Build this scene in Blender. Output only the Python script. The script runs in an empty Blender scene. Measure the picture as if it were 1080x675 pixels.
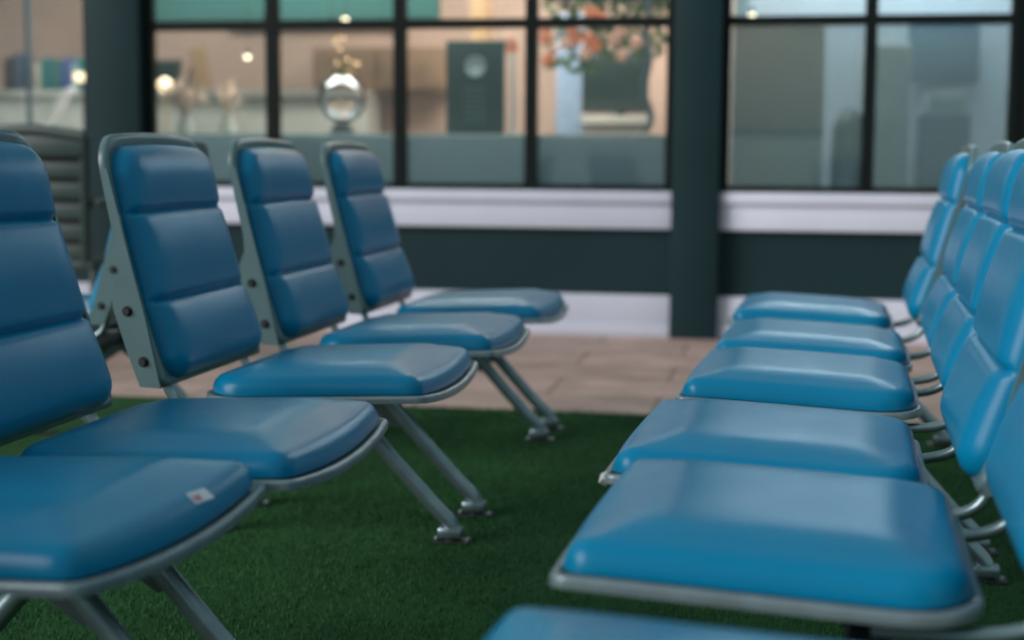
import bpy, bmesh, math, random
from math import sin, cos, pi, sqrt, exp, radians
from mathutils import Vector, Matrix
import numpy as np

SC = bpy.context.scene
COL = SC.collection
random.seed(7)

def rgb(r, g, b):
    f = lambda c: ((c/255)/12.92 if c/255 <= .04045 else ((c/255+.055)/1.055)**2.4)
    return (f(r), f(g), f(b), 1.0)

# ------------------------------------------------------------------ camera
YAW, PITCH, ROLL, FPX, CH = .1761, .1057, .0067, 1588.14, .82
fw = Vector((-sin(YAW)*cos(PITCH), cos(YAW)*cos(PITCH), -sin(PITCH)))
rt = Vector((cos(YAW), sin(YAW), 0)); up = rt.cross(fw)
R_ = rt*cos(ROLL)+up*sin(ROLL); U_ = up*cos(ROLL)-rt*sin(ROLL)
cd = bpy.data.cameras.new('camera'); cam = bpy.data.objects.new('camera', cd); COL.objects.link(cam)
cam.matrix_world = Matrix(((R_.x, U_.x, -fw.x, 0), (R_.y, U_.y, -fw.y, 0), (R_.z, U_.z, -fw.z, CH), (0, 0, 0, 1)))
cd.sensor_width = 36; cd.lens = FPX/1080*36; cd.clip_start = .05
cd.dof.use_dof = True; cd.dof.focus_distance = 2.45; cd.dof.aperture_fstop = 2.35; cd.dof.aperture_blades = 0
SC.camera = cam

# ------------------------------------------------------------------ sky, sun, exposure
w = bpy.data.worlds.new('sky'); SC.world = w; w.use_nodes = True
bg = w.node_tree.nodes['Background']; bg.inputs[0].default_value = (.60, .82, .88, 1); bg.inputs[1].default_value = .47
def sun(name, direction, strength, angle, color):
    l = bpy.data.lights.new(name, 'SUN'); l.energy = strength; l.angle = radians(angle); l.color = color
    o = bpy.data.objects.new(name, l); COL.objects.link(o)
    o.rotation_euler = Vector(direction).to_track_quat('-Z', 'Y').to_euler(); return o
sun('overcast_sun', (.72, .56, -.42), 2.7, 38, (1, .98, .97))
def area(name, loc, target, sx, sy, power, color):
    l = bpy.data.lights.new(name, 'AREA'); l.shape = 'RECTANGLE'; l.size = sx; l.size_y = sy; l.energy = power; l.color = color
    o = bpy.data.objects.new(name, l); COL.objects.link(o); o.location = loc
    o.rotation_euler = (Vector(target)-Vector(loc)).to_track_quat('-Z', 'Y').to_euler(); return o
area('shop_ceiling_light', (-2.2, 8.1, 2.7), (-2.2, 8.1, 0), 4.0, 1.4, 200, (1, .90, .84))
area('office_ceiling_light', (.75, 8.85, 2.85), (.75, 8.85, 0), 1.8, .5, 60, (.95, .96, 1))
area('shop_fill_light', (-1.9, 7.35, 2.45), (-1.9, 7.95, .9), 3.0, .15, 38, (1, .93, .88))  # added fill, no fixture: lifts the sign, flowers and vase behind the glass
vs = SC.view_settings; vs.view_transform = 'Standard'; vs.look = 'None'; vs.gamma = 1; vs.use_curve_mapping = False; vs.exposure = 0.07

# ------------------------------------------------------------------ materials
def mat(name, col, rough=.5, metal=0, noise=0, nscale=20, bump=0, bscale=300, coat=0, col2=None, emit=None, estr=0, spec=.5, stretch=None, trans=0, bdist=.002):
    m = bpy.data.materials.new(name); m.use_nodes = True; nt = m.node_tree; N = nt.nodes; L = nt.links
    b = N['Principled BSDF']
    b.inputs['Base Color'].default_value = col; b.inputs['Roughness'].default_value = rough; b.inputs['Metallic'].default_value = metal
    b.inputs['Specular IOR Level'].default_value = spec
    b.inputs['Coat Weight'].default_value = coat; b.inputs['Coat Roughness'].default_value = .12
    b.inputs['Transmission Weight'].default_value = trans
    if emit: b.inputs['Emission Color'].default_value = emit; b.inputs['Emission Strength'].default_value = estr
    tc = N.new('ShaderNodeTexCoord'); src = tc.outputs['Object']
    if stretch:
        mp = N.new('ShaderNodeMapping'); mp.inputs['Scale'].default_value = stretch; L.new(src, mp.inputs[0]); src = mp.outputs[0]
    if noise or col2:
        n = N.new('ShaderNodeTexNoise'); n.inputs['Scale'].default_value = nscale; n.inputs['Detail'].default_value = 5
        L.new(src, n.inputs['Vector'])
        r = N.new('ShaderNodeValToRGB'); r.color_ramp.elements[0].position = .35; r.color_ramp.elements[1].position = .68
        c2 = col2 if col2 else tuple(min(1, c*(1+noise)) for c in col[:3])+(1,)
        c1 = col if col2 else tuple(c*(1-noise) for c in col[:3])+(1,)
        r.color_ramp.elements[0].color = c1; r.color_ramp.elements[1].color = c2
        L.new(n.outputs['Fac'], r.inputs[0]); L.new(r.outputs[0], b.inputs['Base Color'])
    if bump:
        n2 = N.new('ShaderNodeTexNoise'); n2.inputs['Scale'].default_value = bscale; n2.inputs['Detail'].default_value = 3
        L.new(src, n2.inputs['Vector'])
        bp = N.new('ShaderNodeBump'); bp.inputs['Strength'].default_value = bump; bp.inputs['Distance'].default_value = bdist
        L.new(n2.outputs['Fac'], bp.inputs['Height']); L.new(bp.outputs[0], b.inputs['Normal'])
    return m

def vinyl():
    m = mat('blue_vinyl', rgb(28, 104, 160), rough=.34, spec=.24, bump=.08, bscale=300, bdist=.001)
    N = m.node_tree.nodes; L = m.node_tree.links; b = N['Principled BSDF']
    # worn, creased vinyl: long-wave colour drift, fine scratches in the gloss
    tc = N.new('ShaderNodeTexCoord')
    n = N.new('ShaderNodeTexNoise'); n.inputs['Scale'].default_value = 7; n.inputs['Detail'].default_value = 4
    L.new(tc.outputs['Object'], n.inputs['Vector'])
    r = N.new('ShaderNodeValToRGB'); r.color_ramp.elements[0].color = rgb(0, 108, 147); r.color_ramp.elements[1].color = rgb(5, 123, 162)
    L.new(n.outputs['Fac'], r.inputs[0]); L.new(r.outputs[0], b.inputs['Base Color'])
    n3 = N.new('ShaderNodeTexNoise'); n3.inputs['Scale'].default_value = 12; L.new(tc.outputs['Object'], n3.inputs['Vector'])
    rr = N.new('ShaderNodeMapRange'); rr.inputs['To Min'].default_value = .26; rr.inputs['To Max'].default_value = .33
    L.new(n3.outputs['Fac'], rr.inputs['Value']); L.new(rr.outputs[0], b.inputs['Roughness'])
    return m

M = {}
M['vinyl'] = vinyl()
M['shell'] = mat('grey_shell_plastic', rgb(84, 108, 110), rough=.28, noise=.08, nscale=12, spec=.5)
M['tray'] = mat('grey_metal_tray', rgb(124, 138, 142), rough=.34, metal=.35, noise=.12, nscale=30, bump=.1, bscale=60)
M['steel'] = mat('steel_tube', rgb(128, 146, 150), rough=.3, metal=.75, noise=.1, nscale=25)
M['dark_steel'] = mat('dark_steel', rgb(62, 76, 78), rough=.4, metal=.6, noise=.1)
M['black'] = mat('black_rubber', rgb(18, 24, 24), rough=.6)
M['facade'] = mat('dark_slate_paint', rgb(22, 46, 50), rough=.6, spec=.22, noise=.06, nscale=3, bump=.05, bscale=80)
M['frame'] = mat('black_green_frame', rgb(7, 17, 15), rough=.6, spec=.2)
M['white'] = mat('white_paint', rgb(208, 208, 222), rough=.6, noise=.03, nscale=4)
M['beige'] = mat('beige_wall', rgb(200, 168, 152), rough=.8, noise=.12, nscale=1.3)
M['greywall'] = mat('pale_office_wall', rgb(176, 192, 205), rough=.8, noise=.06, nscale=1.2)
M['shopfloor'] = mat('shop_floor', rgb(120, 112, 104), rough=.5, noise=.1)
M['counter'] = mat('counter_laminate', rgb(132, 150, 150), rough=.4, noise=.08, nscale=2.2)
M['stone'] = mat('pale_stone_ledge', rgb(176, 172, 164), rough=.6, noise=.1, nscale=6)
M['teal'] = mat('teal_fascia', rgb(60, 106, 102), rough=.5, noise=.12, nscale=2)
M['wood'] = mat('warm_wood', rgb(190, 150, 112), rough=.5, noise=.15, nscale=8, stretch=(1, 1, .1))
M['signgreen'] = mat('dark_green_board', rgb(34, 56, 52), rough=.5, noise=.06)
M['emblem'] = mat('silver_print', rgb(225, 235, 240), rough=.5)
M['dimprint'] = mat('dim_print', rgb(92, 112, 108), rough=.5)
M['gold'] = mat('brass', rgb(190, 160, 110), rough=.35, metal=.6)
M['brownwood'] = mat('brown_wood', rgb(150, 118, 92), rough=.6, noise=.2, nscale=5)
M['brown'] = mat('dark_brown_panel', rgb(82, 70, 58), rough=.6, noise=.1)
M['tv'] = mat('dark_screen', rgb(34, 46, 42), rough=.2)
M['leaf'] = mat('foliage_green', rgb(92, 120, 60), rough=.6, noise=.25, nscale=30)
M['petal'] = mat('orange_petals', rgb(235, 130, 88), rough=.7, noise=.15, nscale=30)
M['petal_pink'] = mat('pink_petals', rgb(240, 180, 158), rough=.7, noise=.15, nscale=30)
M['pampas'] = mat('dry_grass', rgb(196, 168, 148), rough=.8, noise=.2, nscale=40)
M['cable'] = mat('blue_grey_cable', rgb(62, 78, 92), rough=.5)
M['steelblue'] = mat('pale_blue_cloth', rgb(140, 158, 184), rough=.7, noise=.08)
M['plastic_dk'] = mat('dark_grey_plastic', rgb(48, 64, 61), rough=.45, noise=.08, nscale=10)
M['olive_board'] = mat('olive_board', rgb(172, 150, 122), rough=.7, noise=.08, nscale=2)
M['paleapp'] = mat('pale_appliance', rgb(170, 184, 182), rough=.4, noise=.05, nscale=2)
M['mon'] = mat('blue_grey_screen', rgb(72, 100, 120), rough=.3)
M['sticker'] = mat('white_sticker', rgb(214, 214, 220), rough=.5)
M['stickred'] = mat('red_print', rgb(176, 74, 84), rough=.5)
M['tape'] = mat('torn_clear_tape', rgb(196, 196, 192), rough=.25, spec=.8)
M['warmbulb'] = mat('warm_bulb', rgb(255, 210, 160), emit=(1, .55, .28, 1), estr=12)
M['bulb'] = mat('lamp_bulb', rgb(255, 225, 190), emit=(1, .80, .55, 1), estr=5)
M['lampglow'] = mat('lit_lamp_glass', rgb(255, 220, 180), emit=(1, .68, .42, 1), estr=2.2)
M['panel'] = mat('light_panel', (1, 1, 1, 1), emit=(.85, .95, 1, 1), estr=10)
M['towel'] = mat('white_fabric', rgb(206, 204, 208), rough=.8, noise=.05)
M['glassware'] = mat('clear_glass', (.92, .96, 1, 1), rough=.03, trans=1)

def film_mat(name, fac, col):
    m = bpy.data.materials.new(name); m.use_nodes = True; N = m.node_tree.nodes; L = m.node_tree.links
    b = N['Principled BSDF']; b.inputs['Base Color'].default_value = col; b.inputs['Roughness'].default_value = .35; out = N['Material Output']
    t = N.new('ShaderNodeBsdfTransparent'); mx = N.new('ShaderNodeMixShader'); mx.inputs[0].default_value = fac
    tl = N.new('ShaderNodeBsdfTranslucent'); tl.inputs[0].default_value = rgb(200, 215, 215); m2 = N.new('ShaderNodeMixShader'); m2.inputs[0].default_value = .2
    L.new(b.outputs[0], m2.inputs[1]); L.new(tl.outputs[0], m2.inputs[2]); L.new(t.outputs[0], mx.inputs[1]); L.new(m2.outputs[0], mx.inputs[2]); L.new(mx.outputs[0], out.inputs[0]); return m
M['film'] = film_mat('frosted_film', .90, rgb(214, 222, 232)); M['haze_film'] = film_mat('light_frosted_film', .30, rgb(136, 146, 140))
def glass_mat():
    m = bpy.data.materials.new('window_glass'); m.use_nodes = True; N = m.node_tree.nodes; L = m.node_tree.links
    N.clear(); out = N.new('ShaderNodeOutputMaterial'); t = N.new('ShaderNodeBsdfTransparent'); g = N.new('ShaderNodeBsdfGlossy')
    t.inputs[0].default_value = (.86, .93, .92, 1); g.inputs['Roughness'].default_value = .02; g.inputs[0].default_value = (1, 1, 1, 1)
    fr = N.new('ShaderNodeFresnel'); fr.inputs[0].default_value = 1.6
    mx = N.new('ShaderNodeMixShader'); L.new(fr.outputs[0], mx.inputs[0]); L.new(t.outputs[0], mx.inputs[1]); L.new(g.outputs[0], mx.inputs[2])
    L.new(mx.outputs[0], out.inputs[0]); return m
M['glass'] = glass_mat()
M['clearglass'] = glass_mat(); M['clearglass'].name = 'clear_thin_glass'
for n_ in M['clearglass'].node_tree.nodes:
    if n_.type == 'BSDF_TRANSPARENT': n_.inputs[0].default_value = (.97, .98, 1, 1)
    if n_.type == 'FRESNEL': n_.inputs[0].default_value = 1.25

def paving():
    m = mat('pink_paving', rgb(176, 148, 138), rough=.65, bump=.15, bscale=60)
    N = m.node_tree.nodes; L = m.node_tree.links; b = N['Principled BSDF']
    tc = N.new('ShaderNodeTexCoord'); mp = N.new('ShaderNodeMapping'); mp.inputs['Rotation'].default_value = (0, 0, 0); L.new(tc.outputs['Object'], mp.inputs[0])
    br = N.new('ShaderNodeTexBrick'); br.inputs['Scale'].default_value = 1; br.inputs['Mortar Size'].default_value = .008
    br.inputs['Brick Width'].default_value = .8; br.inputs['Row Height'].default_value = .4
    br.inputs['Color1'].default_value = rgb(196, 166, 156); br.inputs['Color2'].default_value = rgb(180, 154, 142); br.inputs['Mortar'].default_value = rgb(140, 118, 108)
    L.new(mp.outputs[0], br.inputs['Vector'])
    n = N.new('ShaderNodeTexNoise'); n.inputs['Scale'].default_value = 5; n.inputs['Detail'].default_value = 6; L.new(tc.outputs['Object'], n.inputs['Vector'])
    r = N.new('ShaderNodeValToRGB'); r.color_ramp.elements[0].position = .35; r.color_ramp.elements[1].position = .7
    r.color_ramp.elements[0].color = (.74, .72, .70, 1); r.color_ramp.elements[1].color = (1.05, 1.02, 1.02, 1)
    L.new(n.outputs['Fac'], r.inputs[0])
    mx = N.new('ShaderNodeMixRGB'); mx.blend_type = 'MULTIPLY'; mx.inputs[0].default_value = 1
    L.new(br.outputs[0], mx.inputs[1]); L.new(r.outputs[0], mx.inputs[2]); L.new(mx.outputs[0], b.inputs['Base Color'])
    return m
M['paving'] = paving()
M['turf'] = mat('artificial_turf', rgb(32, 70, 38), rough=.9, col2=rgb(48, 94, 50), nscale=2.2, bump=.8, bscale=500, bdist=.006, spec=.15)
M['blade'] = mat('turf_blade', rgb(34, 76, 42), rough=.7, col2=rgb(50, 98, 54), nscale=2.5, spec=.2)

# ------------------------------------------------------------------ helpers
def link(name, me, m, parent=None, smooth=True, angle=.7):
    me.materials.clear(); me.materials.append(M[m] if isinstance(m, str) else m)
    if smooth:
        me.polygons.foreach_set('use_smooth', [True]*len(me.polygons)); me.set_sharp_from_angle(angle=angle)
    o = bpy.data.objects.new(name, me); COL.objects.link(o)
    if parent: o.parent = parent
    return o
def frombm(name, bm):
    bmesh.ops.recalc_face_normals(bm, faces=bm.faces)
    me = bpy.data.meshes.new(name); bm.to_mesh(me); bm.free(); return me
def pydata(name, v, f):
    me = bpy.data.meshes.new(name); me.from_pydata(v, [], f); me.update()
    bm = bmesh.new(); bm.from_mesh(me); bmesh.ops.recalc_face_normals(bm, faces=bm.faces); bm.to_mesh(me); bm.free(); return me
def box(bm, x0, x1, y0, y1, z0, z1, bev=0):
    r = bmesh.ops.create_cube(bm, size=1, matrix=Matrix.Translation(((x0+x1)/2, (y0+y1)/2, (z0+z1)/2)) @ Matrix.Diagonal((abs(x1-x0), abs(y1-y0), abs(z1-z0), 1)))
    if bev:
        es = list({e for v in r['verts'] for e in v.link_edges})
        bmesh.ops.bevel(bm, geom=es, offset=bev, segments=2, affect='EDGES', profile=.5)
def boxes(name, bl, m, parent=None, bev=0):
    bm = bmesh.new()
    for b in bl: box(bm, *b[:6], bev=(b[6] if len(b) > 6 else bev))
    return link(name, frombm(name, bm), m, parent)
def cyl(bm, p0, p1, r0, r1=None, n=14):
    p0, p1 = Vector(p0), Vector(p1); d = p1-p0
    mt = Matrix.Translation((p0+p1)/2) @ d.to_track_quat('Z', 'Y').to_matrix().to_4x4()
    bmesh.ops.create_cone(bm, cap_ends=True, segments=n, radius1=r0, radius2=(r0 if r1 is None else r1), depth=d.length, matrix=mt)
def ball(bm, c, r, sx=1, sy=1, sz=1, n=10):
    bmesh.ops.create_uvsphere(bm, u_segments=n*2, v_segments=n, radius=r, matrix=Matrix.Translation(c) @ Matrix.Diagonal((sx, sy, sz, 1)))
def catmull(pts, k=6):
    P = [Vector(p) for p in pts]; P = [2*P[0]-P[1]]+P+[2*P[-1]-P[-2]]; out = []
    for i in range(1, len(P)-2):
        for j in range(k):
            t = j/k; a, b, c, d = P[i-1:i+3]
            out.append(.5*((2*b)+(c-a)*t+(2*a-5*b+4*c-d)*t*t+(3*b-a-3*c+d)*t**3))
    out.append(P[-2]); return out
def tube(bm, pts, r, n=12, k=6, flat=1.0, side=Vector((0, 1, 0))):
    P = catmull(pts, k); rings = []
    for i, p in enumerate(P):
        t = (P[min(i+1, len(P)-1)]-P[max(i-1, 0)]).normalized()
        s = side-t*side.dot(t)
        s = s.normalized() if s.length > 1e-4 else Vector((1, 0, 0)); u = t.cross(s)
        rr = r[i*len(r)//len(P)] if isinstance(r, (list, tuple)) else r
        rings.append([bm.verts.new(p+s*cos(2*pi*a/n)*rr+u*sin(2*pi*a/n)*rr*flat) for a in range(n)])
    for a, b in zip(rings, rings[1:]):
        for i in range(n): bm.faces.new((a[i], a[(i+1) % n], b[(i+1) % n], b[i]))
    bm.faces.new(rings[0]); bm.faces.new(rings[-1])
def prism(bm, poly, axis, lo, hi):
    """poly in the two other axes, extruded along axis ('y': poly=(x,z))"""
    def V(a, b, t): return (a, t, b) if axis == 'y' else ((t, a, b) if axis == 'x' else (a, b, t))
    A = [bm.verts.new(V(a, b, lo)) for a, b in poly]; B = [bm.verts.new(V(a, b, hi)) for a, b in poly]
    bm.faces.new(A); bm.faces.new(B)
    for i in range(len(poly)): bm.faces.new((A[i], A[(i+1) % len(poly)], B[(i+1) % len(poly)], B[i]))
def lathe(bm, prof, n=28, c=(0, 0, 0)):
    rings = [[bm.verts.new((c[0]+r*cos(2*pi*i/n), c[1]+r*sin(2*pi*i/n), c[2]+z)) for i in range(n)] for r, z in prof]
    for a, b in zip(rings, rings[1:]):
        for i in range(n): bm.faces.new((a[i], a[(i+1) % n], b[(i+1) % n], b[i]))
    if prof[0][0] > 1e-4: bm.faces.new(rings[0])
    if prof[-1][0] > 1e-4: bm.faces.new(rings[-1])
    bmesh.ops.remove_doubles(bm, verts=bm.verts, dist=1e-5)

def tag(o, label, cat, group=None, kind=None):
    o['label'] = label; o['category'] = cat
    if group: o['group'] = group
    if kind: o['kind'] = kind
    return o
def struct(o): o['kind'] = 'structure'; return o
def thing(name, loc, label, cat, group=None, rz=0):
    o = bpy.data.objects.new(name, None); COL.objects.link(o); o.location = loc; o.rotation_euler = (0, 0, rz); o.empty_display_size = .05
    return tag(o, label, cat, group)

# ------------------------------------------------------------------ the place: ground and facade
F = 7.06
struct(boxes('floor', [(-9, 9, -4, 7.4, -.12, 0)], 'paving'))
turf = bmesh.new(); box(turf, -6, 6, -3.5, 4.79, .0005, .008)
struct(link('floor_turf', frombm('turf', turf), 'turf'))

# blades of the artificial grass where the aisle and the gaps show it
rng = np.random.default_rng(3)
nb = 150000
xs = rng.uniform(-1.75, .75, nb); ys = 1.55+rng.uniform(0, 1, nb)**.9*(4.80-1.55)
h = rng.uniform(.006, .012, nb); an = rng.uniform(0, 2*pi, nb); wd = .0011
lx_ = rng.normal(0, .004, nb); ly_ = rng.normal(0, .004, nb)
V = np.empty((nb, 3, 3)); V[:, 0] = np.stack([xs-wd*np.cos(an), ys-wd*np.sin(an), np.full(nb, .007)], 1)
V[:, 1] = np.stack([xs+wd*np.cos(an), ys+wd*np.sin(an), np.full(nb, .007)], 1); V[:, 2] = np.stack([xs+lx_, ys+ly_, .008+h], 1)
me = bpy.data.meshes.new('grass_blades'); me.vertices.add(nb*3); me.vertices.foreach_set('co', V.ravel())
me.loops.add(nb*3); me.loops.foreach_set('vertex_index', np.arange(nb*3)); me.polygons.add(nb); me.polygons.foreach_set('loop_start', np.arange(0, nb*3, 3)); me.update(calc_edges=True)
tag(link('grass_blades', me, 'blade', smooth=False), 'short dark green artificial grass between the two rows of seats', 'grass', kind='stuff')

# pillars
for i, (a, b) in enumerate(((-3.368, -3.09), (-.500, -.282), (1.10, 1.32)), 1):
    struct(boxes('trim_%d' % i, [(a, b, F-.09, F+.10, 0, 3.2, .004)], 'facade'))
# wall below the windows: dark band; white sill above; white plinth below
spans = ((-6.0, -3.368), (-3.09, -.500), (-.282, 1.10), (1.32, 4.0))
struct(boxes('wall_front', [(a, b, F, F+.12, 0, .66) for a, b in spans]+[(-6, 4, F+.01, F+.12, 2.35, 3.2)], 'facade'))
k = 4
for a, b in spans:
    struct(boxes('trim_%d' % k, [(a+.001, b-.001, F-.055, F, .625, .680, .006), (a+.002, b-.003, F-.035, F, .505, .622, .004)], 'white'))
    struct(boxes('trim_%d' % (k+1), [(a+.001, b-.001, F-.030, F, .060, .195, .004), (a+.001, b-.001, F-.045, F, 0, .060, .004)], 'white')); k += 2

def window(n, x0, x1, mulls, zs=(.684, 2.35), bars=(1.459, 2.22), fw_=.036, mw=.054):
    """dark frame with mullions and transoms; every pane is a child"""
    zt = zs[1]; bl = [(x0, x0+fw_, F-.03, F+.04, zs[0]-.004, zt), (x1-fw_, x1, F-.03, F+.04, zs[0]-.004, zt), (x0, x1, F-.035, F+.04, zs[0]-.004, zs[0]+.024), (x0, x1, F-.03, F+.04, zt-.04, zt)]
    for mx in mulls: bl.append((mx-mw/2, mx+mw/2, F-.03, F+.04, zs[0], zt))
    for bz in bars: bl.append((x0, x1, F-.028, F+.038, bz-.021, bz+.021))
    o = struct(boxes('window_%d' % n, bl, 'frame'))
    xe = [x0+fw_]+[v for mx in mulls for v in (mx-mw/2, mx+mw/2)]+[x1-fw_]
    ze = [zs[0]+.024]+[v for bz in bars for v in (bz-.021, bz+.021)]+[zt-.04]
    for i in range(0, len(xe), 2):
        for j in range(0, len(ze), 2):
            if xe[i+1] > xe[i] and ze[j+1] > ze[j]:
                boxes('pane', [(xe[i]-.004, xe[i+1]+.004, F+.008, F+.013, ze[j]-.004, ze[j+1]+.004)], 'glass', o)
    return o
def film(win, spans_, z0, z1, m='film'):
    for a, b in spans_: boxes('frosted_film', [(a, b, F+.015, F+.018, z0, z1)], m, win)
window(1, -6.0, -3.368, [-4.03, -4.68, -5.3], bars=(2.22,), mw=.02)
w2 = window(2, -3.09, -.500, [-2.441, -1.806, -1.171])
film(w2, ((-3.05, -2.472), (-2.410, -1.837), (-1.775, -1.202), (-1.140, -.540)), .70, .925)
w3 = window(3, -.282, 1.02, [.379])
film(w3, ((-.244, .348), (.410, .982)), .70, 1.44, 'haze_film')
struct(boxes('wall_right', [(1.02, 1.10, F-.02, F+.12, .66, 3.2)], 'frame'))

# rooms behind the glass
struct(boxes('wall_back', [(-7.5, -.38, 9.6, 9.7, 0, 3.0)], 'beige'))
struct(boxes('wall_office', [(-.22, 4, 9.2, 9.3, 0, 3.0)], 'greywall'))
struct(boxes('wall_middle', [(-.38, -.30, F+.13, 9.7, 0, 3.0)], 'beige'))
struct(boxes('wall_left', [(-7.6, -7.5, F, 9.7, 0, 3.0)], 'beige'))
struct(boxes('ceiling', [(-7.5, 4, F+.12, 9.7, 3.0, 3.1)], 'beige'))
struct(boxes('floor_inside', [(-7.5, 4, 7.401, 9.7, -.1, .02)], 'shopfloor'))

# ------------------------------------------------------------------ padded slabs (cushions, shells)
def slab(hw, hh, rt_, rb_, front, back, roll=.03, nmid=14, nrow=26, bulge=0.0, grooves=()):
    """rounded-rectangle slab in local (a=width, b=height, c=out). front(e,a,b) gives the height over the base plane."""
    kc = [1-cos(t*pi/2/6) for t in range(7)]
    def rows():
        bs = [-hh+rb_*(1-cos(t*pi/2/7)) for t in range(8)]; top = [hh-rt_*(1-cos(t*pi/2/7)) for t in range(7, -1, -1)]
        n = nrow; a, b = bs[-1], top[0]; mid = [a+(b-a)*i/n for i in range(1, n)]
        ext = [g+d for g in grooves for d in (-.02, -.012, -.007, -.003, 0, .003, .007, .012, .02)]
        return sorted(bs+[m for m in mid if all(abs(m-g) > .024 for g in grooves)]+ext+top)
    def halfw(b):
        if b > hh-rt_: q = min(1, (b-(hh-rt_))/rt_); return hw-rt_+rt_*sqrt(max(0, 1-q*q))
        if b < -hh+rb_: q = min(1, ((-hh+rb_)-b)/rb_); return hw-rb_+rb_*sqrt(max(0, 1-q*q))
        return hw
    def sdf(a, b):
        r = rt_ if b > 0 else rb_
        qx, qy = abs(a)-hw+r, abs(b)-hh+r
        return -(sqrt(max(qx, 0)**2+max(qy, 0)**2)+min(max(qx, qy), 0)-r)
    R = rows(); verts = []; ncol = None
    for b in R:
        w_ = halfw(b); ed = [roll*k_*1.6 for k_ in kc]
        s = [-w_+d for d in ed]; m0 = s[-1]; s += [m0+(-2*m0)*i/nmid for i in range(1, nmid)]+[-v for v in reversed(s[:7])]
        ncol = len(s)
        for a in s:
            e = max(0, sdf(a, b)); bb = b+(bulge*(1-(a/hw)**2) if b > 0 else 0)*max(0, b/hh)
            verts.append((a, bb, front(e, a, b)))
    nr = len(R); faces = [(i*ncol+j, i*ncol+j+1, (i+1)*ncol+j+1, (i+1)*ncol+j) for i in range(nr-1) for j in range(ncol-1)]
    ring = [j for j in range(ncol)]+[i*ncol+ncol-1 for i in range(1, nr)]+[(nr-1)*ncol+j for j in range(ncol-2, -1, -1)]+[i*ncol for i in range(nr-2, 0, -1)]
    n0 = len(verts); L2 = len(ring)
    for i in ring: v = verts[i]; verts.append((v[0], v[1], -back))
    for t in range(L2): faces.append((ring[t], n0+t, n0+(t+1) % L2, ring[(t+1) % L2]))
    faces.append(tuple(range(n0, n0+L2)))
    return verts, faces
def quarter(e, r, t):
    q = min(1, e/r); return t*sqrt(max(0, 1-(1-q)**2))

# seat local frame: +x forward (towards the aisle), y along the bench, z up; x=0 at the cushion's front edge
def map_seat(v, zc, cx):
    out = []
    for a, b, c in v:                       # a->y, b->x (b=+hh is the front)
        x = cx+b; z = zc+c+.045*(x+.2)
        # waterfall: front edge dips in the middle, back edge drops a little
        fr = max(0, (x+.10)/.10); m_ = max(0, 1-(a/.25)**2); z -= .012*fr*fr*m_; x += .014*min(1, fr)*m_
        bk = max(0, (-.30-x)/.12); z += .006*bk*bk
        out.append((x, a, z))
    return out
def seat_front(e, a, b):
    q = min(1, e/.095); return quarter(e, .022, .029)+.016*q*q*(3-2*q)+.004*max(0, 1-(a/.22)**2)*max(0, 1-(b/.19)**2)
v, f = slab(.240, .205, .026, .07, seat_front, .002, roll=.030)
ME_SEATCUSH = pydata('seat_cushion', map_seat(v, .394, -.205), f)
def tray_front(e, a, b): return .003+quarter(e, .006, .006)-.010*(1-exp(-max(0, e-.009)/.006))
v, f = slab(.2515, .2165, .018, .075, tray_front, .005, roll=.010)
ME_TRAY = pydata('seat_tray', map_seat(v, .382, -.2035), f)

# back local frame: b along the tilted back, c forward
BA = Vector((-.124, 0, .435)).normalized(); BN = Vector((BA.z, 0, -BA.x)); BO = Vector((-.473, 0, .409))
def map_back(v, b0, c0):
    out = []
    for a, b, c in v:
        s = b+b0
        cur = .010*((s-.22)/.22)**2       # slight scoop
        cur = max(cur, 0); p = BO+BA*s+BN*(c+c0+cur-.008); out.append((p.x, a*(1.065-.10*s/.445), p.z))
    return out
BH = .2225
G1, G2 = .318-BH, .150-BH
def back_front(e, a, b):
    t = quarter(e, .032, .030)
    seg = [(-BH, G2), (G2, G1), (G1, BH)]
    for lo, hi in seg:
        if lo <= b <= hi:
            q = (b-(lo+hi)/2)/((hi-lo)/2); t += .009*(1-q*q)*min(1, e/.05)
    for g in (G1, G2): t -= .011*exp(-((b-g)/.0055)**2)*min(1, e/.02+.25)
    return max(0, t)
v, f = slab(.226, BH, .055, .045, back_front, .001, roll=.032, nrow=44, bulge=.008, grooves=(G1, G2))
ME_BACKCUSH = pydata('back_cushion', map_back(v, BH, 0), f)
def shell_front(e, a, b): return -.002+quarter(e, .006, .006)+.004*exp(-((e-.010)/.007)**2)
v, f = slab(.247, .2385, .06, .02, shell_front, .009, roll=.010, nrow=30, bulge=.010)
ME_SHELL = pydata('back_shell', map_back(v, .2305, -.006), f)

def side_plate_mesh(s):
    bm = bmesh.new(); prism(bm, [(-.480, .400), (-.520, .402), (-.544, .47), (-.566, .545), (-.566, .580), (-.552, .612), (-.554, .68), (-.578, .80), (-.565, .80), (-.535, .66), (-.505, .53)], 'y', -.004, .004)
    for v_ in bm.verts:
        t_ = (v_.co.z-.413)/.435; v_.co.y += s*(.248*(1.065-.10*t_)); v_.co.x -= .024*max(0, t_)-.003
    return frombm('side_bracket', bm)
ME_PLATE = {s: side_plate_mesh(s) for s in (-1, 1)}
def bolt_mesh(x, z, s):
    bm = bmesh.new(); y_ = .248*(1.065-.10*(z-.413)/.435)+.003; cyl(bm, (x, s*y_, z), (x, s*(y_+.008), z), .0075, .0065, 6); cyl(bm, (x, s*(y_-.001), z), (x, s*(y_+.002), z), .010, .010, 16)
    return frombm('bolt', bm)
ME_BOLT = {(s, i): bolt_mesh(x, z, s) for s in (-1, 1) for i, (x, z) in enumerate(((-.542, .540), (-.510, .448)))}
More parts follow.
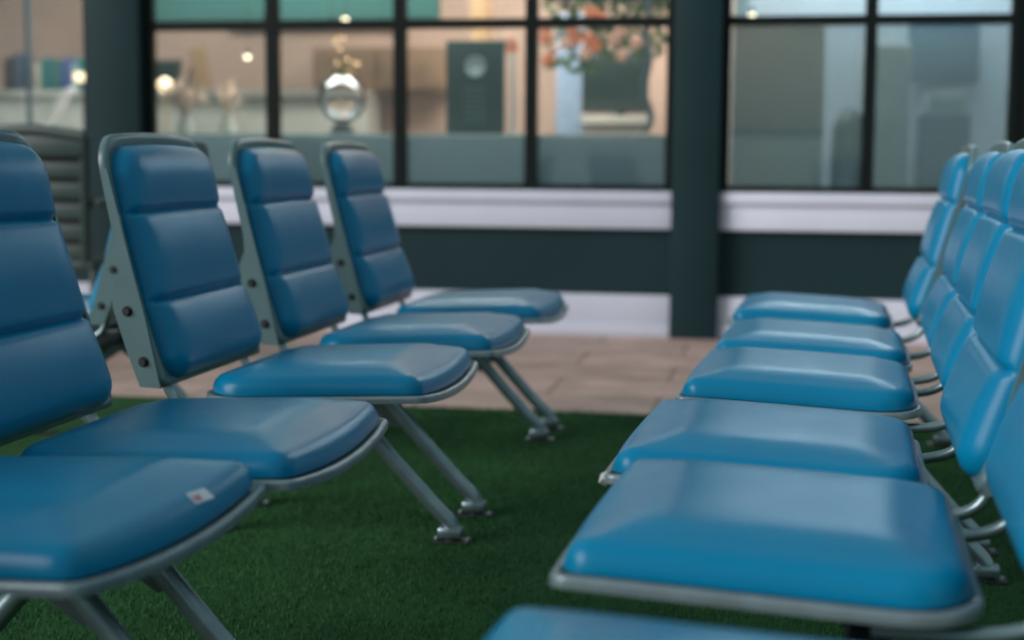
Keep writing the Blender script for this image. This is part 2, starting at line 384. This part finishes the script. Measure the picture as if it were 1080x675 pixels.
def strap_mesh(s):
    bm = bmesh.new(); y = s*.205
    tube(bm, [(-.502, y, .430), (-.494, y, .400), (-.474, y, .370), (-.430, y, .355), (-.36, y, .352), (-.31, y, .352)], .0085, 10, 6, 1.0)
    return frombm('support_arm', bm)
ME_STRAP = {s: strap_mesh(s) for s in (-1, 1)}
bm = bmesh.new(); box(bm, -.36, -.26, -.07, .07, .350, .378, .004); box(bm, -.34, -.28, -.045, .045, .30, .352, .004)
box(bm, -.26, -.06, -.12, -.10, .366, .380, .002); box(bm, -.26, -.06, .10, .12, .366, .382, .002)
ME_BRK = frombm('seat_bracket', bm)

def leg_mesh(d):
    """d=+1 front leg, -1 rear leg; hub at x=-.31"""
    bm = bmesh.new(); P = [(0, .335), (.085, .243), (.16, .158), (.225, .088), (.262, .052), (.275, .026)]
    tube(bm, [(-.31+d*x, 0, z) for x, z in P], .0145, 12, 6, 1.2)
    return frombm('leg', bm)
ME_LEG = {d: leg_mesh(d) for d in (1, -1)}
def foot_mesh(d):
    bm = bmesh.new(); x = -.31+d*.268
    box(bm, x-.030, x+.024, -.018, .018, .018, .042, .007)
    return frombm('foot', bm)
ME_FOOT = {d: foot_mesh(d) for d in (1, -1)}
def plate_mesh(d):
    bm = bmesh.new(); x = -.31+d*.268; box(bm, x-.045, x+.040, -.024, .024, .0085, .0135, .002); cyl(bm, (x, 0, .013), (x, 0, .018), .018)
    return frombm('foot_plate', bm)
ME_FPL = {d: plate_mesh(d) for d in (1, -1)}
def fbolt(d, s):
    bm = bmesh.new(); x = -.31+d*.268+s*.034; cyl(bm, (x, 0, .013), (x, 0, .019), .0055, .0045, 8); return frombm('floor_bolt', bm)
ME_FB = {(d, s): fbolt(d, s) for d in (1, -1) for s in (-1, 1)}
bm = bmesh.new(); prism(bm, [(-.355, .300), (-.265, .300), (-.20, .215), (-.225, .205), (-.31, .262), (-.395, .205), (-.42, .215)], 'y', -.004, .004); box(bm, -.345, -.275, -.03, .03, .285, .345, .004)
ME_HUB = frombm('leg_hub', bm)

def part(name, me, m, parent, loc=(0, 0, 0)):
    if not me.materials: me.materials.append(M[m])
    if not me.polygons[0].use_smooth:
        me.polygons.foreach_set('use_smooth', [True]*len(me.polygons)); me.set_sharp_from_angle(angle=.7)
    o = bpy.data.objects.new(name, me); COL.objects.link(o); o.parent = parent; o.location = loc; return o

def bench(label, origin, rz, seats, legs, dxs=None, group='rows of blue padded seats'):
    """tandem seating bench; seats/legs are offsets along its own y"""
    t = thing('tandem_bench', (origin[0], origin[1], 0), label, 'bench', None, rz)
    lo, hi = min(seats+legs)-.06, max(seats+legs)+.06; bm = bmesh.new(); box(bm, -.335, -.285, lo, hi, .288, .330, .008)
    link('beam', frombm('beam', bm), 'dark_steel', t)
    S = []
    for i_, y in enumerate(seats):
        dx = dxs[i_] if dxs else 0
        s = part('seat', ME_TRAY, 'tray', t, (dx, y, 0)); part('seat_cushion', ME_SEATCUSH, 'vinyl', s); part('seat_bracket', ME_BRK, 'dark_steel', s)
        b = part('backrest', ME_SHELL, 'shell', t, (dx, y, 0)); part('back_cushion', ME_BACKCUSH, 'vinyl', b)
        for q in (-1, 1):
            part('side_bracket', ME_PLATE[q], 'shell', b); part('support_arm', ME_STRAP[q], 'steel', b)
            for i in (0, 1): part('bolt', ME_BOLT[(q, i)], 'black', b)
        S.append(s)
    for y in legs:
        h = part('leg_hub', ME_HUB, 'dark_steel', t, (0, y, 0))
        for d in (1, -1):
            l = part('leg', ME_LEG[d], 'steel', t, (0, y, 0))
            part('foot', ME_FOOT[d], 'steel', l); part('foot_plate', ME_FPL[d], 'black', l)
            for q in (-1, 1): part('floor_bolt', ME_FB[(d, q)], 'steel', l)
    return t, S

XL = -.645
# left row, facing right
_, SA = bench('blue padded bench nearest the camera on the left, a small white sticker on its seat', (-.676, 1.605), -.045, [-.67, 0], [-.95, .19])
bench('four-seat blue padded bench of the left row, its grey-rimmed backrests in full view', (XL+.012, 0), 0, [2.112, 2.84, 3.50, 4.20], [1.97, 3.08, 3.33, 4.28, 4.47], [-.003, 0, 0, 0])
# right row, facing left (turned by about two degrees)
def right(label, x0, y0, slope, ys, legs, dxs=None):
    phi = -math.atan(slope)
    return bench(label, (x0, y0), pi+phi, [-(y-y0)/cos(phi) for y in ys], [-(y-y0)/cos(phi) for y in legs], dxs)
_, SR0 = right('blue padded bench at the bottom right corner, its seats cut off by the photo edge', -.201, 1.735, .045, [1.735, 1.05], [1.39, .75], [0, .012])
_, SR = right('four-seat blue padded bench of the right row, backs seen edge-on with glossy streaks', -.205, 2.24, .045, [2.24, 2.94, 3.53, 4.27], [3.02, 3.24, 4.46], [0, -.018, -.024, -.006])
# the row behind the left one, standing back to back with it
bench('blue bench behind the left row, only a sliver of it seen past a backrest', (-2.19, 3.8), pi, [0.0], [.26, -.28])

# sticker on the nearest left seat
bm = bmesh.new(); box(bm, -.022, .022, -.009, .009, 0, .0008)
st = link('sticker', frombm('sticker', bm), 'sticker', SA[1], smooth=False)
bm = bmesh.new()
for i in range(3): box(bm, -.019+.006*i, -.015+.006*i, -.006, .004-.003*(i % 2), .0008, .0012)
sr = link('sticker_print', frombm('sticker_print', bm), 'stickred', SA[1], smooth=False)
hit = [o for o in SA[1].children if o.name.startswith('seat_cushion')][0].ray_cast(Vector((.000, .065, 1)), Vector((0, 0, -1)))
nz_ = hit[2].normalized(); ax_ = Vector((.10, .99, 0)); ax_ = (ax_-nz_*ax_.dot(nz_)).normalized(); ay_ = nz_.cross(ax_)
q_ = Matrix((ax_, ay_, nz_)).transposed().to_4x4()
for o_ in (st, sr): o_.matrix_local = Matrix.Translation(hit[1]) @ q_
st['label'] = 'small white sticker'; sr['label'] = 'faded red print on the sticker'
# torn tape hanging at the front corner of the third right seat
def crinkle(parent, c):
    rnd = random.Random(5); pts = [(0, 0, 0), (.012, .006, -.004), (.006, .016, -.012), (.016, .012, -.020), (.004, .004, -.026), (-.006, .012, -.016), (-.004, -.004, -.010)]
    bm = bmesh.new(); vs_ = [bm.verts.new((c[0]+.6*p[0], c[1]+.6*p[1], c[2]+.75*p[2])) for p in pts]
    for a, b, d in ((0, 1, 2), (1, 3, 2), (2, 3, 4), (2, 4, 5), (0, 2, 5), (0, 5, 6)): bm.faces.new((vs_[a], vs_[b], vs_[d]))
    g = bmesh.ops.extrude_face_region(bm, geom=bm.faces[:]); bmesh.ops.translate(bm, verts=[x for x in g['geom'] if isinstance(x, bmesh.types.BMVert)], vec=(.0012, .0008, .001))
    o = link('torn_tape', frombm('torn_tape', bm), 'tape', parent, smooth=False); o['label'] = 'torn whitish tape'; return o
crinkle(SR[0], (.008, .236, .400))

# ------------------------------------------------------------------ dark slatted chair behind the left row
ch = thing('garden_chair', (-2.83, 5.45, 0), 'dark grey plastic chair with a slatted back beyond the left row', 'chair', None, radians(-6))
bm = bmesh.new()
for s in (-1, 1): tube(bm, [(s*.18, .02, .40), (s*.215, -.03, .62), (s*.255, -.09, .90)], .020, 10, 5)
tube(bm, [(-.255, -.09, .90), (0, -.10, .925), (.255, -.09, .90)], .022, 10, 6, side=Vector((0, 0, 1)))
link('back_frame', frombm('bf', bm), 'plastic_dk', ch)
for z0 in (.42, .50, .58, .66, .74):
    bm = bmesh.new(); y0 = .02-(z0-.40)*.22; w0 = .185+(z0-.40)*.13; box(bm, -w0, w0, y0-.012, y0+.004, z0, z0+.066, .006); link('back_slat', frombm('bs', bm), 'plastic_dk', ch)
bm = bmesh.new(); box(bm, -.24, .24, -.10, -.065, .82, .915, .008); link('top_rail', frombm('tr', bm), 'plastic_dk', ch)
bm = bmesh.new(); prism(bm, [(-.18, .40), (.18, .40), (.235, .84), (-.235, .84)], 'y', -.012, .0)
for v_ in bm.verts: v_.co.y += .034-(v_.co.z-.40)*.22
link('back_panel', frombm('bp', bm), 'black', ch)
bm = bmesh.new(); box(bm, -.22, .22, .0, .44, .385, .420, .012); link('seat', frombm('se', bm), 'plastic_dk', ch)
for sx in (-1, 1):
    for yy, dy in ((.03, -.05), (.40, .05)):
        bm = bmesh.new(); tube(bm, [(sx*.21, yy, .40), (sx*.225, yy+dy*.5, .2), (sx*.24, yy+dy, 0.002)], .020, 10, 4); link('leg', frombm('lg', bm), 'plastic_dk', ch)
    bm = bmesh.new(); tube(bm, [(sx*.25, -.03, .64), (sx*.27, .12, .655), (sx*.27, .30, .645), (sx*.255, .38, .58), (sx*.235, .40, .42)], .018, 10, 5); link('armrest', frombm('ar', bm), 'plastic_dk', ch)

# ------------------------------------------------------------------ shop behind the left windows
tag(boxes('display_counter', [(-3.08, -.52, 7.26, 7.72, .02, .905, .006), (-3.10, -.50, 7.24, 7.74, .905, .945, .006)], 'counter'), 'long grey counter with a flat top just inside the shop window', 'counter')
CT = .945
# back counter / wall ledge
tag(boxes('wall_ledge', [(-7.4, -2.55, 9.15, 9.58, .02, 1.20, .006), (-7.4, -2.55, 9.12, 9.58, 1.20, 1.25, .006)], 'stone'), 'long pale stone ledge against the far wall of the shop', 'ledge')
tag(boxes('fascia_panel', [(-3.95, -1.95, 8.48, 8.56, 1.62, 2.6, .006)], 'teal'), 'teal panel hanging high over the shop, cut by the top of the photo', 'panel')
# wooden post and panels behind
tag(boxes('wooden_post', [(-1.72, -1.62, 8.3, 8.4, .02, 2.99, .004)], 'wood'), 'warm wooden post behind the dark sign', 'post')
tag(boxes('display_shelf', [(-1.30, -.62, 8.9, 9.3, .02, 1.03, .006), (-1.34, -.58, 8.86, 9.32, 1.03, 1.085, .006)], 'stone'), 'pale cabinet under the dark screen', 'cabinet')

tag(boxes('wall_panel', [(-3.60, -2.45, 9.56, 9.6, 1.66, 2.1, .004)], 'steelblue'), 'pale lilac panel high on the far shop wall behind the vase', 'panel')
tag(boxes('wood_cabinet', [(-2.95, -2.10, 9.30, 9.58, 1.251, 1.52, .006), (-2.93, -2.54, 9.285, 9.30, 1.27, 1.50, .004), (-2.52, -2.12, 9.285, 9.30, 1.27, 1.50, .004)], 'brownwood'), 'brown wooden cabinet on the far wall behind the vase', 'cabinet')
# framed sign with round emblem
sg = thing('standing_sign', (-1.53, 7.50, CT), 'dark green sign board with a round silver emblem standing on the counter', 'sign')
boxes('board', [(-.150, .150, 0, .022, 0, .470, .003)], 'signgreen', sg)
bm = bmesh.new(); n = 40
for r0, r1 in ((.043, .050),):
    vi = [bm.verts.new((r0*cos(2*pi*i/n), -.002, .342+r0*sin(2*pi*i/n))) for i in range(n)]; vo = [bm.verts.new((r1*cos(2*pi*i/n), -.002, .342+r1*sin(2*pi*i/n))) for i in range(n)]
    for i in range(n): bm.faces.new((vi[i], vi[(i+1) % n], vo[(i+1) % n], vo[i]))
a0 = [(.040*cos(t), .342+.040*sin(t)) for t in [pi+.25+(pi-.5)*i/12 for i in range(13)]]
bm.faces.new([bm.verts.new((x, -.002, z)) for x, z in a0])
for i in range(5):
    x = -.026+.013*i; hgt = (.018, .027, .032, .027, .018)[i]; bm.faces.new([bm.verts.new(p) for p in ((x-.004, -.002, .338), (x+.004, -.002, .338), (x+.004, -.002, .338+hgt), (x-.004, -.002, .338+hgt))])
g = bmesh.ops.extrude_face_region(bm, geom=bm.faces[:]); bmesh.ops.translate(bm, verts=[x for x in g['geom'] if isinstance(x, bmesh.types.BMVert)], vec=(0, .0021, 0))
link('emblem', frombm('emblem', bm), 'emblem', sg, smooth=False)
boxes('text_lines', [(-.06+.01*(i % 2), .06-.01*(i % 2), -.0015, .001, .235-.028*i, .241-.028*i) for i in range(7)], 'dimprint', sg)
boxes('stand_foot', [(-.10, .10, .02, .11, 0, .006)], 'signgreen', sg)
tag(boxes('clear_stand', [(-1.352, -1.335, 7.52, 7.54, CT, 1.36, .002), (-1.372, -1.30, 7.50, 7.58, CT, CT+.008, .002)], 'paleapp'), 'slim pale stand right of the dark green sign', 'stand')

# round glass vase with fairy lights
vz = thing('glass_vase', (-2.20, 7.42, CT), 'round clear glass vase with fairy lights on a black base', 'vase')
bm = bmesh.new(); lathe(bm, [(.001, 0), (.060, 0), (.066, .008), (.060, .020), (.045, .042), (.040, .055), (.001, .055)], 28); link('base', frombm('vb', bm), 'black', vz)
bm = bmesh.new()
pr_ = [(.001, .058), (.045, .062), (.085, .090), (.112, .135), (.122, .185), (.115, .230), (.090, .265), (.058, .285), (.046, .300)]
lathe(bm, pr_+[(.043, .300), (.054, .283), (.086, .262), (.111, .228), (.118, .185), (.108, .137), (.082, .093), (.044, .066), (.001, .062)], 32)
link('bowl', frombm('vbowl', bm), 'clearglass', vz)
bm = bmesh.new(); lathe(bm, [(.050, .292), (.052, .296), (.050, .335), (.048, .335), (.047, .292)], 28); link('neck_band', frombm('vn', bm), 'gold', vz)
sl = thing('fairy_lights', (-2.20, 7.42, CT), 'string of tiny warm lights spilling in and over the glass vase', 'lights')
bp_ = [(-.022, .485), (.013, .480), (-.040, .462), (-.007, .424), (-.032, .358), (.072, .356), (.083, .354), (.030, .375), (-.014, .168), (.011, .120), (-.049, .145), (.040, .150), (.000, .095)]
bm = bmesh.new(); tube(bm, [(x, .01*(-1)**i, z) for i, (x, z) in enumerate([bp_[2], bp_[0], bp_[1], bp_[3], bp_[4], (0, .30), bp_[8], bp_[10], bp_[12], bp_[9], bp_[11], (.01, .28), bp_[7], bp_[5], bp_[6]])], .0012, 5, 5)
link('wire', frombm('wire', bm), 'gold', sl)
for i, (x, z) in enumerate(bp_):
    bm = bmesh.new(); ball(bm, (0, 0, 0), .0036, n=5); o = link('bulb', frombm('bulb', bm), 'warmbulb', sl); o.location = (x, .012*(-1)**i, z)

# pane 1: leaning picture, lamp, wooden easel, pampas
pf = thing('picture_frame', (-3.93, 9.20, 1.25), 'small dark framed picture leaning on the far ledge', 'picture', None, 0)
o = boxes('frame', [(-.13, .13, 0, .02, 0, .20, .003)], 'brown', pf); o2 = boxes('picture', [(-.11, .11, -.003, 0, .02, .18)], 'tv', pf)
for q in (o, o2): q.rotation_euler = (radians(-8), 0, 0)
el = thing('wooden_easel', (-3.66, 9.25, 1.25), 'tilted pinkish wooden board leaning on the far ledge', 'board')
q = boxes('board', [(-.055, .055, -.012, .012, 0, .27, .004)], 'wood', el); q.rotation_euler = (0, radians(-10), 0)
q = boxes('prop', [(-.012, .012, .02, .04, 0, .24, .003)], 'brown', el); q.rotation_euler = (0, radians(14), 0); q.location = (-.13, 0, 0)
lp = thing('globe_lamp', (-3.30, 7.80, CT), 'small lit globe lamp on a thin stem at the left end of the counter', 'lamp')
lp.location = (-3.50, 8.25, .02)
bm = bmesh.new(); ball(bm, (0, 0, 1.215), .042, n=10); link('globe', frombm('g', bm), 'lampglow', lp)
bm = bmesh.new(); cyl(bm, (0, 0, 0), (0, 0, 1.175), .008); lathe(bm, [(.10, 0), (.10, .012), (.02, .02)], 20); link('stem', frombm('s', bm), 'gold', lp)
def pampas(loc, label, n, sp):
    t = thing('dried_grass', loc, label, 'plant'); bm = bmesh.new(); rnd = random.Random(n)
    for i in range(n):
        a = rnd.uniform(-1, 1); hgt = rnd.uniform(.12, .24)
        P = [(0, 0, .07), (a*sp*.4, rnd.uniform(-.03, .03), .07+hgt*.55), (a*sp, rnd.uniform(-.05, .05), .07+hgt*(1-.25*abs(a)))]
        tube(bm, P, [.0015, .003, .006, .007, .004], 5, 4)
    link('plume', frombm('p', bm), 'pampas', t)
    bm = bmesh.new(); lathe(bm, [(.001, 0), (.035, 0), (.042, .04), (.022, .085), (.026, .10), (.001, .10)], 20); link('pot', frombm('pp', bm), 'stone', t)
pampas((-3.04, 7.42, CT-.03+.03), 'dried feathery grass in a small pot at the left end of the counter', 40, .13)
pampas((-2.84, 7.50, CT), 'smaller tuft of dried grass just right of the other one on the counter', 22, .07)
# lamps hanging in the shop (soft round spots of light)
for i, (x, y, z, lb) in enumerate(((-3.02, 8.3, 1.395, 'small lit hanging bulb seen through the first pane'), (-2.52, 8.3, 1.585, 'small lit hanging bulb above the glass vase'), (-2.44, 8.3, 1.60, 'hanging bulb right beside the one above the vase'), (-2.92, 8.3, 1.575, 'lit hanging bulb at the top of the leftmost large pane'), (-.20+.02, 8.3, 1.60, 'lit hanging bulb at the top left of the right window'))):
    t = thing('pendant_bulb', (x, y, z), lb, 'lamp', None); bm = bmesh.new(); ball(bm, (0, 0, 0), .014, 1.3, 1, .8, n=8); link('bulb', frombm('b', bm), 'bulb', t)
    bm = bmesh.new(); cyl(bm, (0, 0, .010), (0, 0, .04), .010); cyl(bm, (0, 0, .03), (0, 0, 2.999-z), .0015, n=6); link('cord', frombm('c', bm), 'black', t)

# left window: books, lit box, cloth, dark posts
cols = [(92, 66, 62), (60, 52, 60), (70, 74, 104), (40, 50, 66), (104, 64, 58), (188, 176, 160), (36, 112, 104), (30, 96, 110), (50, 110, 86), (60, 78, 130), (70, 92, 150), (160, 180, 190), (34, 128, 128), (30, 106, 122)]
names = ['maroon', 'dark plum', 'slate violet', 'dark navy', 'red brown', 'cream', 'deep teal', 'dark teal', 'sea green', 'indigo', 'blue', 'pale grey', 'bright teal', 'petrol']
where = ['leftmost of the row', 'second from the left', 'beside the dark plum one', 'between violet and red brown', 'between navy and cream', 'in the middle of the row', 'right of the cream one', 'between two teal ones', 'before the indigo one', 'before the blue one', 'before the pale grey one', 'right of the blue one', 'second from the right', 'rightmost of the row']
for i, c in enumerate(cols):
    x = -4.96+i*.043; hgt = (.20, .22, .24, .21, .19, .18, .20, .205, .20, .19, .205, .17, .20, .205)[i]
    M['book%d' % i] = mat('%s_cover' % names[i].replace(' ', '_'), rgb(*c), rough=.5)
    t = thing('book', (x, 9.2, 1.25), '%s book on the far ledge, %s' % (names[i], where[i]), 'book', 'row of books on the far ledge')
    boxes('cover', [(-.020, .020, -.07, .07, 0, hgt, .002)], 'book%d' % i, t); boxes('pages', [(-.015, .015, -.066, .068, .002, hgt+.0008)], 'towel', t)
lb = thing('candle_box', (-3.80, 7.85, .02), 'small warm lit box on a thin stand inside the leftmost window', 'lamp')
boxes('lit_box', [(-.05, .05, -.03, .03, 1.215, 1.265, .004)], 'lampglow', lb); boxes('stand', [(-.008, .008, -.008, .008, 0, 1.215), (-.08, .08, -.06, .06, 0, .012)], 'frame', lb)
wc = thing('draped_cloth', (-3.84, 7.62, .92), 'crumpled white cloth lying at a slant inside the leftmost window', 'cloth')
bm = bmesh.new(); tube(bm, [(-.14, 0, .02), (-.06, .01, .10), (.02, 0, .20), (.08, .01, .27)], [.035, .04, .045, .05, .045, .03], 10, 5, .5); link('cloth', frombm('c', bm), 'towel', wc)
tag(boxes('side_counter', [(-5.6, -3.42, 7.30, 7.74, .02, .92, .006)], 'stone'), 'pale low counter inside the leftmost window', 'counter')
tag(boxes('dark_post', [(-5.14, -5.02, 9.0, 9.1, 1.25, 2.0, .004)], 'signgreen'), 'dark upright board left of the books', 'board')
tag(boxes('blue_pole', [(-4.175, -4.150, 7.9, 7.925, .02, 2.98, .004)], 'cable'), 'thin blue-grey upright pole inside the leftmost window', 'pole')

# pane 4: screen, planter foliage with flowers, stand
scn = thing('dark_screen', (-.98, 9.25, 1.085), 'wide dark screen standing on the pale cabinet', 'screen')
boxes('screen', [(-.30, .30, 0, .03, .03, .40, .004)], 'tv', scn); boxes('foot', [(-.10, .10, -.05, .08, 0, .012), (-.03, .03, .02, .03, 0, .05)], 'frame', scn)
tag(boxes('cloth_panel', [(-1.23, -1.09, 8.25, 8.27, .02, 1.62, .004)], 'steelblue'), 'pale blue upright panel behind the orange flowers', 'panel')
fl = thing('flower_planter', (-.93, 7.62, 1.62), 'hanging planter of green leaves with orange and pink flowers', 'plant')
bm = bmesh.new(); rnd = random.Random(4)
def leafquad(bm, c, L, a, tilt, wdt):
    d = Vector((cos(a), sin(a)*.6, tilt)).normalized(); s = d.cross(Vector((0, 1, .3))).normalized()*wdt
    c = Vector(c); P = [c, c+d*L*.4+s, c+d*L, c+d*L*.4-s]; up_ = Vector((0, -.003, .001))
    A = [bm.verts.new(p) for p in P]; B = [bm.verts.new(p+up_) for p in P]; bm.faces.new(A); bm.faces.new(B)
    for i in range(4): bm.faces.new((A[i], A[(i+1) % 4], B[(i+1) % 4], B[i]))
for i in range(420):
    x = rnd.uniform(-.24, .36); z = rnd.uniform(-.36, .02)
    if x < -.02 and z < -.17 and rnd.random() < .5: continue
    if x > .02 and z < -.27 : continue
    leafquad(bm, (x, rnd.uniform(-.06, .06), z), rnd.uniform(.04, .08), rnd.uniform(0, 2*pi), rnd.uniform(-1, .3), rnd.uniform(.010, .018))
link('leaves', frombm('lv', bm), 'leaf', fl, smooth=False)
bm = bmesh.new(); box(bm, -.24, .36, -.07, .07, .0, .12, .01); cyl(bm, (-.15, 0, .12), (-.15, 0, 1.379), .004); cyl(bm, (.27, 0, .12), (.27, 0, 1.379), .004); link('trough', frombm('tg', bm), 'brown', fl)
for i, (x, z, m_) in enumerate(((-.26, -.13, 'petal'), (-.25, -.19, 'petal'), (-.22, -.25, 'petal_pink'), (-.15, -.22, 'petal_pink'), (-.10, -.20, 'petal'), (-.03, -.20, 'petal'), (.00, -.235, 'petal'), (-.05, -.27, 'petal_pink'), (.12, -.17, 'petal_pink'), (.09, -.21, 'petal_pink'), (.13, -.28, 'petal_pink'), (-.02, -.07, 'petal'), (.02, -.09, 'petal'), (.20, -.22, 'petal_pink'), (.25, -.14, 'petal_pink'), (-.24, -.30, 'petal'), (-.43, -.20, 'petal_pink'), (-.42, -.24, 'petal'), (-.12, -.155, 'petal'))):
    bm = bmesh.new()
    for q in range(5):
        a = 2*pi*q/5; ball(bm, (.018*cos(a), -.005, .018*sin(a)), .017, 1, .5, 1, n=4)
    o = link('flower', frombm('fw', bm), m_, fl); o.location = (x, -.07, z)
gp = thing('cable_stand', (-.66, 7.44, CT), 'dark blue-grey twisted cable garland hanging at the right of the shop window', 'garland')
bm = bmesh.new(); tube(bm, [(0, 0, .02), (.02, .01, .10), (-.015, 0, .22), (.01, -.01, .36), (-.01, .01, .50), (.01, 0, .72), (0, 0, 1.4)], .016, 8, 6); link('cable', frombm('cb', bm), 'cable', gp)
tag(boxes('cream_column', [(-.745, -.50, 8.5, 8.7, .02, 2.99, .005)], 'beige'), 'cream column at the right end of the shop', 'column')

# right window: office things
cab = thing('tall_cabinet', (0, 7.95, 0.02), 'tall olive-beige cabinet in the office window', 'cabinet')
boxes('body', [(-.262, .20, 0, .40, .98, 1.49, .005)], 'olive_board', cab); boxes('plinth_band', [(-.262, .20, -.005, .40, .93, .98, .003)], 'cable', cab); boxes('lower_body', [(-.262, .20, 0, .40, 0, .93, .005)], 'paleapp', cab)
oc = thing('office_chair', (.325, 7.72, .02), 'dark office chair back beside the olive cabinet', 'chair', None, radians(70))
bm = bmesh.new(); P = [(-.20, .52), (-.22, .72), (-.19, .98), (-.10, 1.06), (.10, 1.06), (.19, .98), (.22, .72), (.20, .52)]; prism(bm, P, 'y', -.03, .03); bmesh.ops.bevel(bm, geom=bm.edges[:], offset=.02, segments=3, affect='EDGES'); link('backrest', frombm('ob', bm), 'plastic_dk', oc)
boxes('seat', [(-.22, .22, -.45, -.02, .44, .52, .02)], 'plastic_dk', oc)
bm = bmesh.new(); cyl(bm, (0, -.22, .06), (0, -.22, .44), .025)
for i in range(5): a = 2*pi*i/5; cyl(bm, (0, -.22, .07), (.28*cos(a), -.22+.28*sin(a), .03), .018, .012); ball(bm, (.28*cos(a), -.22+.28*sin(a), .024), .024, n=6)
link('base', frombm('obb', bm), 'black', oc)
tag(boxes('fridge', [(.42, .66, 8.3, 8.8, .02, 1.45, .02), (.44, .62, 8.29, 8.30, 1.02, 1.03)], 'paleapp'), 'pale upright fridge in the middle of the office window', 'fridge')
mo = thing('wall_screen', (.90, 9.12, 1.28), 'blue-grey screen mounted on the office wall', 'screen')
boxes('screen', [(-.20, .20, 0, .04, 0, .34, .005)], 'mon', mo); boxes('bracket', [(-.05, .05, .04, .08, .12, .22)], 'frame', mo)
tag(boxes('filing_cabinet', [(.72, .98, 8.35, 8.8, .02, 1.08, .01), (.73, .97, 8.345, 8.35, .55, .56)], 'mon'), 'grey-blue filing cabinet below the wall screen', 'cabinet')
tag(boxes('storage_box', [(.76, .96, 8.42, 8.7, 1.08, 1.20, .01)], 'paleapp'), 'pale box on top of the filing cabinet', 'box')
for i_, (x, y, lb_) in enumerate(((.35, 7.9, 'square ceiling light panel nearest the office window'), (1.1, 8.7, 'square ceiling light panel deeper in the office'))):
    t = thing('ceiling_light', (x, y, 2.96), lb_, 'lamp'); boxes('frame', [(-.32, .32, -.32, .32, 0, .039, .004)], 'white', t); boxes('diffuser', [(-.30, .30, -.30, .30, -.006, 0)], 'panel', t)
tag(boxes('desk', [(.84, 1.25, 7.55, 8.05, .74, .77, .004), (.85, .88, 7.57, 8.03, .02, .74), (1.20, 1.23, 7.57, 8.03, .02, .74), (.88, 1.20, 7.60, 7.62, .35, .74)], 'plastic_dk'), 'dark desk just inside the office window', 'desk')
